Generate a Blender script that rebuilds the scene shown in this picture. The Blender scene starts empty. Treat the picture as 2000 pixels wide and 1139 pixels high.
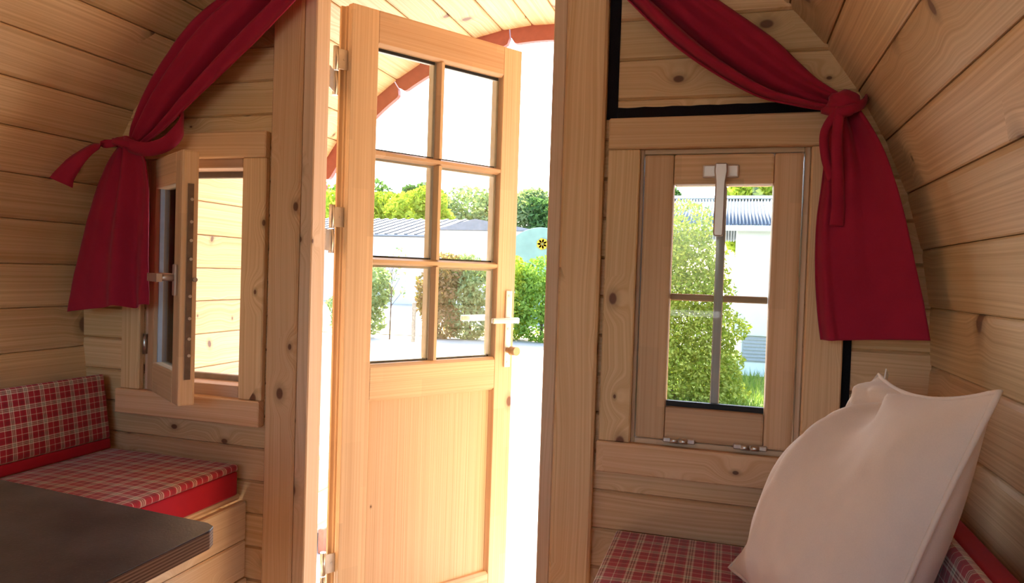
import bpy, bmesh, math, random
from mathutils import Vector, Matrix, noise as mnoise
random.seed(7)
S = bpy.context.scene
COL = S.collection
R = math.radians

# ------------------------------------------------------------------ camera
cam = bpy.data.cameras.new('camera')
cam.sensor_fit = 'HORIZONTAL'; cam.sensor_width = 36.0
cam.lens = 1394.4 / 2000 * 36
cam.clip_start = 0.02; cam.clip_end = 500
camo = bpy.data.objects.new('camera', cam); COL.objects.link(camo)
yaw, pitch, roll = R(17.017), R(-1.460), R(1.860)
f = Vector((-math.sin(yaw)*math.cos(pitch), math.cos(yaw)*math.cos(pitch), math.sin(pitch)))
r0 = Vector((math.cos(yaw), math.sin(yaw), 0)); u0 = r0.cross(f)
rt = r0*math.cos(roll) + u0*math.sin(roll); up = -r0*math.sin(roll) + u0*math.cos(roll)
M = Matrix.Identity(4)
for i in range(3):
    M[i][0] = rt[i]; M[i][1] = up[i]; M[i][2] = -f[i]
M.translation = Vector((0, -1.75, 1.05))
camo.matrix_world = M
S.camera = camo

# ------------------------------------------------------------------ sky, sun, exposure
SKY_STRENGTH = 0.50
SUN_STRENGTH = 8.0
EXPOSURE = 1.38
w = bpy.data.worlds.new('sky'); S.world = w; w.use_nodes = True
nt = w.node_tree; bg = nt.nodes['Background']
sky = nt.nodes.new('ShaderNodeTexSky'); sky.sky_type = 'NISHITA'
sky.sun_disc = False; sky.sun_elevation = R(50); sky.sun_rotation = R(-31)
sky.air_density = 1.0; sky.dust_density = 2.5; sky.ozone_density = 1.0
nt.links.new(sky.outputs['Color'], bg.inputs['Color']); bg.inputs['Strength'].default_value = SKY_STRENGTH
sun = bpy.data.lights.new('sun', 'SUN'); sun.energy = SUN_STRENGTH; sun.angle = R(0.6); sun.color = (1.0, 0.95, 0.86)
suno = bpy.data.objects.new('sun', sun); COL.objects.link(suno)
SUN_FROM = Vector((-0.36, 0.60, 0.72)).normalized()
suno.location = SUN_FROM*20
suno.rotation_euler = (-SUN_FROM).to_track_quat('-Z', 'Y').to_euler()
S.view_settings.view_transform = 'Standard'; S.view_settings.look = 'None'
S.view_settings.exposure = EXPOSURE; S.view_settings.gamma = 1.0; S.view_settings.use_curve_mapping = False
S.cycles.max_bounces = 10; S.cycles.diffuse_bounces = 6; S.cycles.glossy_bounces = 3; S.cycles.transparent_max_bounces = 16
S.cycles.use_adaptive_sampling = True; S.cycles.adaptive_threshold = 0.05
S.cycles.caustics_reflective = False; S.cycles.caustics_refractive = False
S.cycles.use_denoising = True

# ------------------------------------------------------------------ material helpers
MATS = {}
def newmat(name):
    m = bpy.data.materials.new(name); m.use_nodes = True
    nt = m.node_tree; nt.nodes.clear()
    out = nt.nodes.new('ShaderNodeOutputMaterial')
    MATS[name] = m
    return m, nt, out
class NB:
    def __init__(s, nt): s.nt = nt
    def n(s, t, **kw):
        nd = s.nt.nodes.new(t)
        for k, v in kw.items(): setattr(nd, k, v)
        return nd
    def l(s, a, b): s.nt.links.new(a, b)
    def setin(s, sock, v):
        if isinstance(v, bpy.types.NodeSocket): s.l(v, sock)
        else: sock.default_value = v
    def math(s, op, a, b=0.0, c=0.0, clamp=False):
        nd = s.n('ShaderNodeMath', operation=op); nd.use_clamp = clamp
        s.setin(nd.inputs[0], a); s.setin(nd.inputs[1], b); s.setin(nd.inputs[2], c)
        return nd.outputs[0]
    def comb(s, x, y, z=0.0):
        nd = s.n('ShaderNodeCombineXYZ')
        s.setin(nd.inputs[0], x); s.setin(nd.inputs[1], y); s.setin(nd.inputs[2], z)
        return nd.outputs[0]
    def mix(s, fac, a, b, mode='MIX'):
        nd = s.n('ShaderNodeMix', data_type='RGBA', blend_type=mode)
        s.setin(nd.inputs[0], fac)
        s.setin(nd.inputs[6], a if isinstance(a, bpy.types.NodeSocket) else (*a, 1))
        s.setin(nd.inputs[7], b if isinstance(b, bpy.types.NodeSocket) else (*b, 1))
        return nd.outputs[2]
    def noise(s, vec, scale=1.0, detail=2.0, rough=0.5):
        nd = s.n('ShaderNodeTexNoise'); s.l(vec, nd.inputs['Vector'])
        nd.inputs['Scale'].default_value = scale; nd.inputs['Detail'].default_value = detail
        nd.inputs['Roughness'].default_value = rough
        return nd.outputs[0]
    def ramp(s, fac, stops, interp='LINEAR'):
        nd = s.n('ShaderNodeValToRGB'); s.l(fac, nd.inputs[0]); cr = nd.color_ramp; cr.interpolation = interp
        while len(cr.elements) < len(stops): cr.elements.new(0.5)
        for e, (p, c) in zip(cr.elements, stops): e.position = p; e.color = (*c, 1)
        return nd.outputs[0]
    def maprange(s, v, a, b, c=0.0, d=1.0, smooth=False):
        nd = s.n('ShaderNodeMapRange'); nd.interpolation_type = 'SMOOTHSTEP' if smooth else 'LINEAR'
        s.setin(nd.inputs[0], v); s.setin(nd.inputs[1], a); s.setin(nd.inputs[2], b); s.setin(nd.inputs[3], c); s.setin(nd.inputs[4], d)
        return nd.outputs[0]
    def bsdf(s, color, rough=0.5, spec=0.5, metal=0.0, bump=None, bstr=0.2, bdist=0.002, **kw):
        p = s.n('ShaderNodeBsdfPrincipled')
        s.setin(p.inputs['Base Color'], color if isinstance(color, bpy.types.NodeSocket) else (*color, 1))
        s.setin(p.inputs['Roughness'], rough); s.setin(p.inputs['Specular IOR Level'], spec); s.setin(p.inputs['Metallic'], metal)
        for k, v in kw.items(): s.setin(p.inputs[k], v)
        if bump is not None:
            b = s.n('ShaderNodeBump'); b.inputs['Strength'].default_value = bstr; b.inputs['Distance'].default_value = bdist
            s.l(bump, b.inputs['Height']); s.l(b.outputs[0], p.inputs['Normal'])
        return p.outputs[0]

def wood(name, axis, light, dark, knotc=(0.13, 0.045, 0.02), knots=0.45, grain=70, fig=34, rough=0.5, spec=0.35, var=0.16, straight=False, blocks=0.0, knot_r=0.11, ksc=(5.5, 8.5), bend=1.0):
    """Pine: grain runs along the local axis, growth rings bend round the knots, every board has its own tone."""
    key = name + '_' + axis
    if key in MATS: return MATS[key]
    m, nt, out = newmat(key); b = NB(nt)
    tc = b.n('ShaderNodeTexCoord'); sep = b.n('ShaderNodeSeparateXYZ'); b.l(tc.outputs['Object'], sep.inputs[0])
    oi = b.n('ShaderNodeObjectInfo'); rnd = oi.outputs['Random']
    ix = 'xyz'.index(axis); o = [i for i in range(3) if i != ix]
    x = b.math('ADD', sep.outputs[ix], b.math('MULTIPLY', rnd, 37.0))
    yy = b.math('ADD', sep.outputs[o[0]], sep.outputs[o[1]])
    y = b.math('ADD', yy, b.math('MULTIPLY', rnd, 91.0))
    # knots
    vor = b.n('ShaderNodeTexVoronoi', voronoi_dimensions='2D'); vor.inputs['Scale'].default_value = 1.0
    b.l(b.comb(b.math('MULTIPLY', x, ksc[0]), b.math('MULTIPLY', y, ksc[1])), vor.inputs['Vector'])
    vs = b.n('ShaderNodeSeparateColor'); b.l(vor.outputs['Color'], vs.inputs[0])
    kr = b.math('MULTIPLY', b.math('SUBTRACT', vs.outputs[0], 1.0-knots, clamp=True), knot_r/knots)   # radius, 0 for most cells
    d = vor.outputs['Distance']
    hask = b.math('GREATER_THAN', kr, 0.002)
    fall = b.math('MULTIPLY', hask, b.maprange(d, 0.0, 0.42, 1.0, 0.0, True))
    knot = b.math('MULTIPLY', hask, b.maprange(b.math('DIVIDE', d, b.math('ADD', kr, 0.012)), 0.7, 1.15, 1.0, 0.0, True))
    halo = b.math('MULTIPLY', hask, b.maprange(b.math('DIVIDE', d, b.math('ADD', kr, 0.012)), 1.0, 2.6, 1.0, 0.0, True))
    # growth rings
    warp = b.noise(b.comb(b.math('MULTIPLY', x, 0.9), b.math('MULTIPLY', y, 5.0)), 1.0, 2.0)
    wamt = 0.012 if straight else 0.075*bend
    c = b.math('ADD', y, b.math('MULTIPLY', warp, wamt))
    if not straight: c = b.math('ADD', c, b.math('MULTIPLY', fall, 0.035*bend))
    rings = b.noise(b.comb(b.math('MULTIPLY', x, 0.35), b.math('MULTIPLY', c, fig*5.0)), 1.0, 1.5)
    fine = b.noise(b.comb(b.math('MULTIPLY', x, 3.0), b.math('MULTIPLY', c, grain*6.0)), 1.0, 2.0)
    broad = b.noise(b.comb(b.math('MULTIPLY', x, 1.1), b.math('MULTIPLY', y, 4.0)), 1.0, 2.0)
    g = b.math('ADD', b.maprange(rings, 0.34, 0.68, 0.0, 0.62), b.maprange(fine, 0.32, 0.68, 0.0, 0.34))
    g = b.math('ADD', g, b.maprange(broad, 0.3, 0.7, -0.12, 0.2), clamp=True)
    col = b.mix(g, light, dark)
    tone = b.maprange(rnd, 0.0, 1.0, 1.0-var, 1.0+var*0.6)
    if blocks > 0:   # finger-jointed lamellas
        br = b.n('ShaderNodeTexWhiteNoise', noise_dimensions='2D')
        row = b.math('FLOOR', b.math('MULTIPLY', y, 18.0))
        b.l(b.comb(b.math('FLOOR', b.math('ADD', b.math('MULTIPLY', x, 2.6), b.math('MULTIPLY', row, 0.37))), row), br.inputs['Vector'])
        tone = b.math('MULTIPLY', tone, b.maprange(br.outputs['Value'], 0, 1, 1.0-blocks, 1.0+blocks*0.5))
    hv = b.n('ShaderNodeHueSaturation'); b.l(col, hv.inputs['Color']); b.l(tone, hv.inputs['Value'])
    hv.inputs['Saturation'].default_value = 1.0
    b.setin(hv.inputs['Hue'], b.maprange(b.math('FRACT', b.math('MULTIPLY', rnd, 7.31)), 0, 1, 0.492, 0.506))
    col = hv.outputs[0]
    col = b.mix(b.math('MULTIPLY', halo, 0.45), col, tuple(0.45*v for v in dark), 'MIX')
    col = b.mix(b.math('MULTIPLY', knot, 0.92), col, knotc)
    h = b.math('SUBTRACT', b.math('MULTIPLY', g, -0.5), b.math('MULTIPLY', knot, 0.4))
    rgh = b.math('ADD', rough, b.math('MULTIPLY', fine, 0.12))
    b.l(b.bsdf(col, rgh, spec, bump=h, bstr=0.18, bdist=0.0012), out.inputs[0])
    return m

PINE_L, PINE_D = (0.82, 0.59, 0.325), (0.61, 0.375, 0.170)
def pine(ax): return wood('pine', ax, PINE_L, PINE_D, knots=0.50, knot_r=0.105)
def pine_trim(ax): return wood('pine_trim', ax, (0.82, 0.575, 0.325), (0.63, 0.375, 0.175), knots=0.55, var=0.10, knot_r=0.095)
def pine_stave(ax): return wood('pine_stave', ax, (0.83, 0.62, 0.355), (0.56, 0.355, 0.160), knotc=(0.17, 0.085, 0.05), knots=0.50, fig=30, rough=0.40, spec=0.5, var=0.14, knot_r=0.10, ksc=(5.2, 3.6), bend=0.4)
def larch(ax): return wood('door_larch', ax, (0.74, 0.55, 0.345), (0.60, 0.395, 0.215), knots=0.02, straight=True, fig=30, rough=0.38, spec=0.5, var=0.08, blocks=0.12)
def panelwood(ax): return wood('door_panel', ax, (0.72, 0.53, 0.335), (0.55, 0.37, 0.205), knots=0.02, straight=True, fig=34, grain=90, rough=0.42, spec=0.4, var=0.02)
def greywood(ax): return wood('grey_deck', ax, (0.52, 0.49, 0.45), (0.36, 0.33, 0.30), knots=0.2, rough=0.7, spec=0.2)

def simple(name, color, rough=0.5, spec=0.5, metal=0.0, vary=0.0, vscale=40.0, bump=0.0, bdist=0.001, **kw):
    if name in MATS: return MATS[name]
    m, nt, out = newmat(name); b = NB(nt)
    tc = b.n('ShaderNodeTexCoord'); nz = b.noise(tc.outputs['Object'], vscale, 3.0)
    col = b.mix(b.maprange(nz, 0.3, 0.7, 0.0, 1.0), tuple(c*(1-vary) for c in color), tuple(min(1, c*(1+vary)) for c in color))
    b.l(b.bsdf(col, rough, spec, metal, bump=nz if bump else None, bstr=bump, bdist=bdist, **kw), out.inputs[0])
    return m

def glass():
    if 'clear_glass' in MATS: return MATS['clear_glass']
    m, nt, out = newmat('clear_glass'); b = NB(nt)
    tr = b.n('ShaderNodeBsdfTransparent'); tr.inputs[0].default_value = (0.96, 0.98, 0.97, 1)
    gl = b.n('ShaderNodeBsdfGlossy'); gl.inputs['Roughness'].default_value = 0.02
    fr = b.n('ShaderNodeFresnel'); fr.inputs['IOR'].default_value = 1.35
    mx = b.n('ShaderNodeMixShader'); b.l(fr.outputs[0], mx.inputs[0]); b.l(tr.outputs[0], mx.inputs[1]); b.l(gl.outputs[0], mx.inputs[2])
    b.l(mx.outputs[0], out.inputs[0])
    return m

def fabric(name, color, rough=0.85, weave=900.0, sheen=0.08, var=0.10):
    if name in MATS: return MATS[name]
    m, nt, out = newmat(name); b = NB(nt)
    tc = b.n('ShaderNodeTexCoord')
    nz = b.noise(tc.outputs['Object'], 22.0, 4.0); fine = b.noise(tc.outputs['Object'], weave, 2.0)
    mixf = b.math('ADD', b.maprange(nz, 0.3, 0.7, 0.0, 0.5), b.maprange(fine, 0.3, 0.7, 0.0, 0.5))
    col = b.mix(mixf, tuple(c*(1-var) for c in color), tuple(min(1, c*(1+var)) for c in color))
    b.l(b.bsdf(col, rough, 0.2, bump=fine, bstr=0.25, bdist=0.0006, **{'Sheen Weight': sheen, 'Sheen Roughness': 0.5}), out.inputs[0])
    return m

def plaid(name, pitch_u, pitch_v, au, av):
    """Woven check: red ground, dark red bars, cream double lines with a thin green line."""
    if name in MATS: return MATS[name]
    m, nt, out = newmat(name); b = NB(nt)
    tc = b.n('ShaderNodeTexCoord'); sep = b.n('ShaderNodeSeparateXYZ'); b.l(tc.outputs['Object'], sep.inputs[0])
    red, dk, cream, green = (0.42, 0.016, 0.030), (0.24, 0.008, 0.018), (0.82, 0.72, 0.56), (0.12, 0.11, 0.055)
    stops = [(0.0, red), (0.10, cream), (0.135, red), (0.24, dk), (0.42, red), (0.50, cream), (0.57, green), (0.62, cream), (0.66, green), (0.71, cream), (0.78, red)]
    def thread(ax, pitch):
        u = b.math('FRACT', b.math('DIVIDE', b.math('ADD', sep.outputs['xyz'.index(ax)], 50.0), pitch))
        return b.ramp(u, stops, 'CONSTANT')
    A, B = thread(au, pitch_u), thread(av, pitch_v)
    col = b.mix(0.5, A, B)
    fine = b.noise(tc.outputs['Object'], 700.0, 2.0)
    col = b.mix(b.maprange(fine, 0.35, 0.65, 0.0, 0.22), col, (0.20, 0.01, 0.02))
    b.l(b.bsdf(col, 0.85, 0.2, bump=fine, bstr=0.3, bdist=0.0006, **{'Sheen Weight': 0.25}), out.inputs[0])
    return m

def leaf(name, c1, c2, trans=0.45):
    if name in MATS: return MATS[name]
    m, nt, out = newmat(name); b = NB(nt)
    geo = b.n('ShaderNodeNewGeometry')
    wn = geo.outputs['Random Per Island']
    col = b.mix(wn, c1, c2)
    df = b.n('ShaderNodeBsdfDiffuse'); b.l(col, df.inputs[0])
    tl = b.n('ShaderNodeBsdfTranslucent'); b.l(b.mix(1.0, col, (1.0, 1.0, 0.55), 'MULTIPLY'), tl.inputs[0])
    mx = b.n('ShaderNodeMixShader'); mx.inputs[0].default_value = trans
    b.l(df.outputs[0], mx.inputs[1]); b.l(tl.outputs[0], mx.inputs[2]); b.l(mx.outputs[0], out.inputs[0])
    return m

# ------------------------------------------------------------------ mesh helpers
def link(name, me, mat=None, parent=None):
    o = bpy.data.objects.new(name, me); COL.objects.link(o)
    if mat is not None and not me.materials: me.materials.append(mat)
    if parent is not None: o.parent = parent
    return o
def mesh_from(name, verts, faces, smooth=False):
    me = bpy.data.meshes.new(name); me.from_pydata([tuple(v) for v in verts], [], faces); me.update()
    bm = bmesh.new(); bm.from_mesh(me); bmesh.ops.recalc_face_normals(bm, faces=bm.faces); bm.to_mesh(me); bm.free()
    if smooth: me.polygons.foreach_set('use_smooth', [True]*len(me.polygons))
    return me
def bevel_bm(bm, off, seg=1):
    if off > 0:
        bmesh.ops.bevel(bm, geom=list(bm.edges), offset=off, segments=seg, profile=0.6, affect='EDGES', clamp_overlap=True)
def box_me(name, x0, x1, y0, y1, z0, z1, bev=0.0, seg=1):
    bm = bmesh.new()
    vs = [bm.verts.new(p) for p in ((x0,y0,z0),(x1,y0,z0),(x1,y1,z0),(x0,y1,z0),(x0,y0,z1),(x1,y0,z1),(x1,y1,z1),(x0,y1,z1))]
    for q in ((3,2,1,0),(4,5,6,7),(0,1,5,4),(1,2,6,5),(2,3,7,6),(3,0,4,7)): bm.faces.new([vs[i] for i in q])
    bevel_bm(bm, bev, seg)
    me = bpy.data.meshes.new(name); bm.to_mesh(me); bm.free()
    return me
def box(name, x0, x1, y0, y1, z0, z1, mat, parent=None, bev=0.002, seg=1):
    return link(name, box_me(name, x0, x1, y0, y1, z0, z1, bev, seg), mat, parent)
def prism_me(name, pts, lo, hi, axis='y', bev=0.0, seg=1):
    """polygon pts (2D) extruded along an axis. axis y: pts=(x,z); z: pts=(x,y); x: pts=(y,z)"""
    def P(p, h):
        return {'y': (p[0], h, p[1]), 'z': (p[0], p[1], h), 'x': (h, p[0], p[1])}[axis]
    bm = bmesh.new(); n = len(pts)
    a = [bm.verts.new(P(p, lo)) for p in pts]; c = [bm.verts.new(P(p, hi)) for p in pts]
    bm.faces.new(a); bm.faces.new(c[::-1])
    for i in range(n): bm.faces.new((a[i], c[i], c[(i+1) % n], a[(i+1) % n]))
    bmesh.ops.recalc_face_normals(bm, faces=bm.faces)
    bevel_bm(bm, bev, seg)
    me = bpy.data.meshes.new(name); bm.to_mesh(me); bm.free()
    return me
def prism(name, pts, lo, hi, axis, mat, parent=None, bev=0.0, seg=1):
    return link(name, prism_me(name, pts, lo, hi, axis, bev, seg), mat, parent)
def cyl_into(bm, p0, p1, r0_, r1_=None, n=14):
    p0, p1 = Vector(p0), Vector(p1); r1_ = r0_ if r1_ is None else r1_
    d = (p1-p0).normalized(); a = d.orthogonal().normalized(); c = d.cross(a)
    A, B = [], []
    for i in range(n):
        t = 2*math.pi*i/n; e = a*math.cos(t)+c*math.sin(t)
        A.append(bm.verts.new(p0+e*r0_)); B.append(bm.verts.new(p1+e*r1_))
    fs = [bm.faces.new(A[::-1]), bm.faces.new(B)]
    for i in range(n):
        q = bm.faces.new((A[i], A[(i+1) % n], B[(i+1) % n], B[i])); q.smooth = True
    return fs
def boxbm(bm, x0, x1, y0, y1, z0, z1):
    vs = [bm.verts.new(p) for p in ((x0,y0,z0),(x1,y0,z0),(x1,y1,z0),(x0,y1,z0),(x0,y0,z1),(x1,y0,z1),(x1,y1,z1),(x0,y1,z1))]
    for q in ((3,2,1,0),(4,5,6,7),(0,1,5,4),(1,2,6,5),(2,3,7,6),(3,0,4,7)): bm.faces.new([vs[i] for i in q])
def bmobj(name, bm, mat, parent=None):
    bmesh.ops.recalc_face_normals(bm, faces=bm.faces)
    me = bpy.data.meshes.new(name); bm.to_mesh(me); bm.free()
    return link(name, me, mat, parent)
def cylinder(name, p0, p1, r, mat, parent=None, r1=None, n=16):
    bm = bmesh.new(); cyl_into(bm, p0, p1, r, r1, n); return bmobj(name, bm, mat, parent)
def tag(o, label=None, cat=None, group=None, kind=None):
    if label: o['label'] = label
    if cat: o['category'] = cat
    if group: o['group'] = group
    if kind: o['kind'] = kind
    return o
def empty(name, loc=(0, 0, 0), rz=0.0):
    o = bpy.data.objects.new(name, None); COL.objects.link(o); o.location = loc; o.rotation_euler = (0, 0, rz)
    o.empty_display_size = 0.1
    return o
def sub(name, parent, loc=(0, 0, 0), rz=0.0):
    o = empty(name, loc, rz); o.parent = parent; return o

METAL = simple('brushed_steel', (0.62, 0.60, 0.57), 0.32, 0.5, 1.0, 0.06)
ZINC = simple('zinc_plate', (0.66, 0.62, 0.56), 0.38, 0.5, 0.9, 0.08)
CHAMP = simple('champagne_aluminium', (0.60, 0.50, 0.43), 0.38, 0.5, 0.7, 0.04)
WHITE_AL = simple('pale_aluminium', (0.80, 0.78, 0.74), 0.30, 0.5, 0.6, 0.03)
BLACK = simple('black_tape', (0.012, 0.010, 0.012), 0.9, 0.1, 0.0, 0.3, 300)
RUBBER = simple('black_seal', (0.015, 0.015, 0.017), 0.6, 0.3, 0.0, 0.1)
SPACER = simple('glazing_spacer', (0.80, 0.78, 0.72), 0.5, 0.4, 0.0, 0.05)
RED = fabric('red_linen', (0.32, 0.011, 0.036))
REDCUSH = fabric('red_cushion_cloth', (0.42, 0.008, 0.022))
GLASS = glass()

# ------------------------------------------------------------------ barrel shell
CX, CZ, RAD = -0.76, 0.874, 1.18
Y_BACK, Y_FRONT = -2.95, 1.05
FLOOR = -0.15
STEP = (178.5-0.2)/29
def circ_x(z, side):   # x of the shell at height z
    h = math.sqrt(max(0.0, RAD*RAD-(z-CZ)**2)); return CX+side*h
half = RAD*math.tan(R(STEP/2))
def stave_profile():
    t, o = 0.040, (RAD+0.040)*math.tan(R(STEP/2))
    g = 0.005
    return [(-half+0.0004, 0.012), (-half+0.0006, 0.006), (-half+0.004, 0.0035), (-half+0.012, 0.0005), (-half+0.020, 0.0), (half-0.004, 0.0), (half-0.0008, 0.002), (half-0.0004, 0.012), (half+0.0010, 0.014), (o+0.0003, t), (-o-0.0003, t), (-half-0.0010, 0.014)]
stave_me = prism_me('stave', stave_profile(), Y_BACK, Y_FRONT, 'y')
stave_me.materials.append(pine_stave('y'))
wall_left = tag(empty('wall_left', (circ_x(0.874, -1), -1.0, 0.874)), 'curved left wall of long pine staves', 'wall', kind='structure')
wall_right = tag(empty('wall_right', (circ_x(0.874, 1), -1.0, 0.874)), 'curved right wall of long pine staves', 'wall', kind='structure')
ceiling = tag(empty('ceiling', (CX, -1.0, CZ+RAD)), 'arched ceiling of long pine staves running out over the porch', 'ceiling', kind='structure')
for k in range(-8, 37):
    a = 0.2+STEP*(k+0.5)
    side = wall_right if a < 43.2 else (wall_left if a > 135.5 else ceiling)
    o = link('stave', stave_me, None, side)
    ar = R(a)
    # local z points outward from the axis, inner face at radius RAD
    Mw = Matrix.Translation((CX+RAD*math.cos(ar), 0, CZ+RAD*math.sin(ar))) @ Matrix.Rotation(R(90)-ar, 4, 'Y')
    o.matrix_parent_inverse = Matrix.Identity(4)
    o.matrix_local = Matrix.Translation(side.location).inverted() @ Mw

# floor
floor = tag(empty('floor', (CX, -1.2, FLOOR)), 'pine board floor of the barrel cabin', 'floor', kind='structure')
fw = 0.62; n = 9
for i in range(n):
    x0 = CX-fw+2*fw*i/n; x1 = CX-fw+2*fw*(i+1)/n
    o = box('floorboard', x0+0.001-CX, x1-0.001-CX, Y_BACK+1.2, 0.045+1.2, -0.03, 0, wood('floor_pine', 'y', (0.60, 0.40, 0.24), (0.40, 0.22, 0.10), knots=0.3), floor, 0.002)
deck = tag(empty('porch_deck', (CX, 0.5, FLOOR)), 'weathered plank deck of the covered porch', 'deck', kind='structure')
for i in range(7):
    y0 = 0.06+i*0.14
    hx = 0.62
    box('deck_board', -hx, hx, y0-0.5, y0+0.134-0.5, -0.045, -0.015, greywood('x'), deck, 0.003)

# ------------------------------------------------------------------ openings of the front wall
LW = dict(x0=-1.70, x1=-1.345, z0=0.655, z1=1.362)    # left window rough opening
RW = dict(x0=-0.225, x1=0.163, z0=0.645, z1=1.360)    # right window rough opening
DOOR_X0, DOOR_X1, DOOR_TOP = -1.125, -0.435, 1.86
wall_front = tag(empty('wall_front', (CX, 0, 0)), 'end wall of horizontal pine planks around the door', 'wall', kind='structure')
def wall_plank(xa, xb, z0, z1, sl=None):
    """xa/xb numbers, or 'L'/'R' for the curved shell"""
    z0 += 0.0001; z1 -= 0.0001
    e = 0.004
    zm = [z0, (z0+z1)/2, z1]
    left = [(circ_x(z, -1)-e if xa == 'L' else xa, z) for z in zm]
    right = [(circ_x(z, 1)+e if xb == 'R' else xb, z) for z in zm]
    if right[0][0]-left[0][0] < 0.012 or right[-1][0]-left[-1][0] < 0.003: return
    # plank body with a chamfered lower and upper edge on the room side
    bm = bmesh.new()
    rows = []
    for (yy, dz) in ((0.045, 0.0), (0.008, 0.0), (0.006, 0.0012), (0.0, 0.0045)):
        ring = []
        L = [(left[0][0], left[0][1]+dz), left[1], (left[2][0], left[2][1]-dz)]
        Rr = [(right[0][0], right[0][1]+dz), right[1], (right[2][0], right[2][1]-dz)]
        for p in [L[0], Rr[0], Rr[1], Rr[2], L[2], L[1]]: ring.append(bm.verts.new((p[0]-CX, yy, p[1])))
        rows.append(ring)
    for a, c in zip(rows, rows[1:]):
        for i in range(6): bm.faces.new((a[i], a[(i+1) % 6], c[(i+1) % 6], c[i]))
    bm.faces.new(rows[0]); bm.faces.new(rows[-1])
    bmobj('plank', bm, pine('x'), wall_front)
PITCH = 0.0962
k = -11
while True:
    z0 = 0.904+PITCH*k; z1 = z0+PITCH; k += 1
    if z0 > CZ+RAD-0.01: break
    if z1 < FLOOR+0.02: continue
    z0 = max(z0, FLOOR); z1 = min(z1, CZ+RAD-0.004)
    for side in ('L', 'R'):
        xa, xb = ('L', DOOR_X0) if side == 'L' else (DOOR_X1, 'R')
        win = LW if side == 'L' else RW
        spans = []
        if z1 <= win['z0']+1e-4 or z0 >= win['z1']-1e-4: spans.append((xa, xb, z0, z1))
        else:
            spans.append((xa, win['x0'], z0, z1)); spans.append((win['x1'], xb, z0, z1))
            if z0 < win['z0']: spans.append((win['x0'], win['x1'], z0, win['z0']))
            if z1 > win['z1']: spans.append((win['x0'], win['x1'], win['z1'], z1))
        if z0 >= DOOR_TOP-0.03 and side == 'L':
            wall_plank('L', 'R', z0, z1); break
        for s in spans: wall_plank(*s)

# back wall behind the camera; its window is added to brighten the room
wall_back = tag(empty('wall_back', (CX, Y_BACK, 0)), 'rear end wall of pine planks with an opening added for fill light', 'wall', kind='structure')
BW = (-0.70, 0.70, 0.90, 1.66)
k = -11
while True:
    z0 = 0.904+PITCH*k; z1 = z0+PITCH; k += 1
    if z0 > CZ+RAD-0.05: break
    if z1 < FLOOR+0.02: continue
    z0 = max(z0, FLOOR)
    zt = min(z1, CZ+RAD-0.02)
    for (a, c, b0, b1) in ([(-2, 2, z0, zt)] if (zt <= BW[2] or z0 >= BW[3]) else [(-2, BW[0], z0, zt), (BW[1], 2, z0, zt)]):
        hw = min(circ_x(b0, 1), circ_x(b1, 1))-CX
        x0, x1 = max(a, -hw), min(c, hw)
        if x1-x0 > 0.02: box('plank', x0, x1, -0.04, 0.0, b0+0.001, b1-0.001, pine('x'), wall_back, 0.002)
fill_win = tag(empty('window_3', (CX, Y_BACK, 0)), 'unseen rear window added to fill the cabin with daylight', 'window', kind='structure')
for (x0, x1, z0, z1) in ((BW[0]-0.06, BW[0]+0.02, 0.90, 1.65), (BW[1]-0.02, BW[1]+0.06, 0.90, 1.65)):
    box('casing_board', x0, x1, 0.001, 0.02, z0, z1, pine_trim('z'), fill_win)
for (z0, z1) in ((0.85, 0.97), (1.58, 1.70)):
    box('casing_board', BW[0]-0.06, BW[1]+0.06, 0.001, 0.024, z0, z1, pine_trim('x'), fill_win)
box('pane', BW[0], BW[1], -0.03, -0.026, 0.93, 1.62, GLASS, fill_win, 0)

# ------------------------------------------------------------------ door frame posts
def post(label, name, xs):
    e = tag(empty(name, ((xs[0]+xs[1])/2, 0, FLOOR)), label, 'door post', kind='structure')
    return e
pl = post('pine post left of the open door, with dark knots', 'trim_1', (-1.2485, -1.112))
def part_box(parent, name, x0, x1, y0, y1, z0, z1, mat, bev=0.003):
    px, py, pz = parent.location
    return box(name, x0-px, x1-px, y0-py, y1-py, z0-pz, z1-pz, mat, parent, bev)
TOPZ = 1.90
part_box(pl, 'casing_board', -1.2485, -1.1510, -0.030, -0.001, FLOOR, TOPZ, pine_trim('z'), 0.006)
part_box(pl, 'jamb_lining', -1.1505, -1.112, -0.024, 0.046, FLOOR, TOPZ, wood('lining', 'z', (0.77, 0.55, 0.38), (0.62, 0.40, 0.24), knots=0.2, var=0.05), 0.003)
pr = post('pine post right of the open door, with a dark joint line', 'trim_2', (-0.442, -0.307))
part_box(pr, 'casing_board', -0.408, -0.307, -0.030, -0.001, FLOOR, TOPZ, pine_trim('z'), 0.006)
part_box(pr, 'jamb_lining', -0.442, -0.4085, -0.024, 0.046, FLOOR, TOPZ, wood('lining', 'z', (0.77, 0.55, 0.38), (0.62, 0.40, 0.24)), 0.003)
part_box(pr, 'door_stop', -0.428, -0.4085, 0.047, 0.120, FLOOR, TOPZ, wood('lining', 'z', (0.77, 0.55, 0.38), (0.62, 0.40, 0.24)), 0.003)
hd = tag(empty('trim_3', (CX-0.01, 0, TOPZ)), 'pine head board above the doorway', 'door head', kind='structure')
part_box(hd, 'casing_board', -1.2485, -0.307, -0.030, -0.001, TOPZ+0.001, TOPZ+0.08, pine_trim('x'), 0.004)
part_box(hd, 'head_lining', -1.15, -0.4085, -0.024, 0.046, TOPZ-0.04, TOPZ, pine_trim('x'), 0.003)
sill = tag(box('trim_4', -1.15, -0.40, -0.02, 0.10, FLOOR, FLOOR+0.02, pine_trim('x'), None, 0.004), 'low pine threshold under the doorway', 'threshold', kind='structure')

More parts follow.
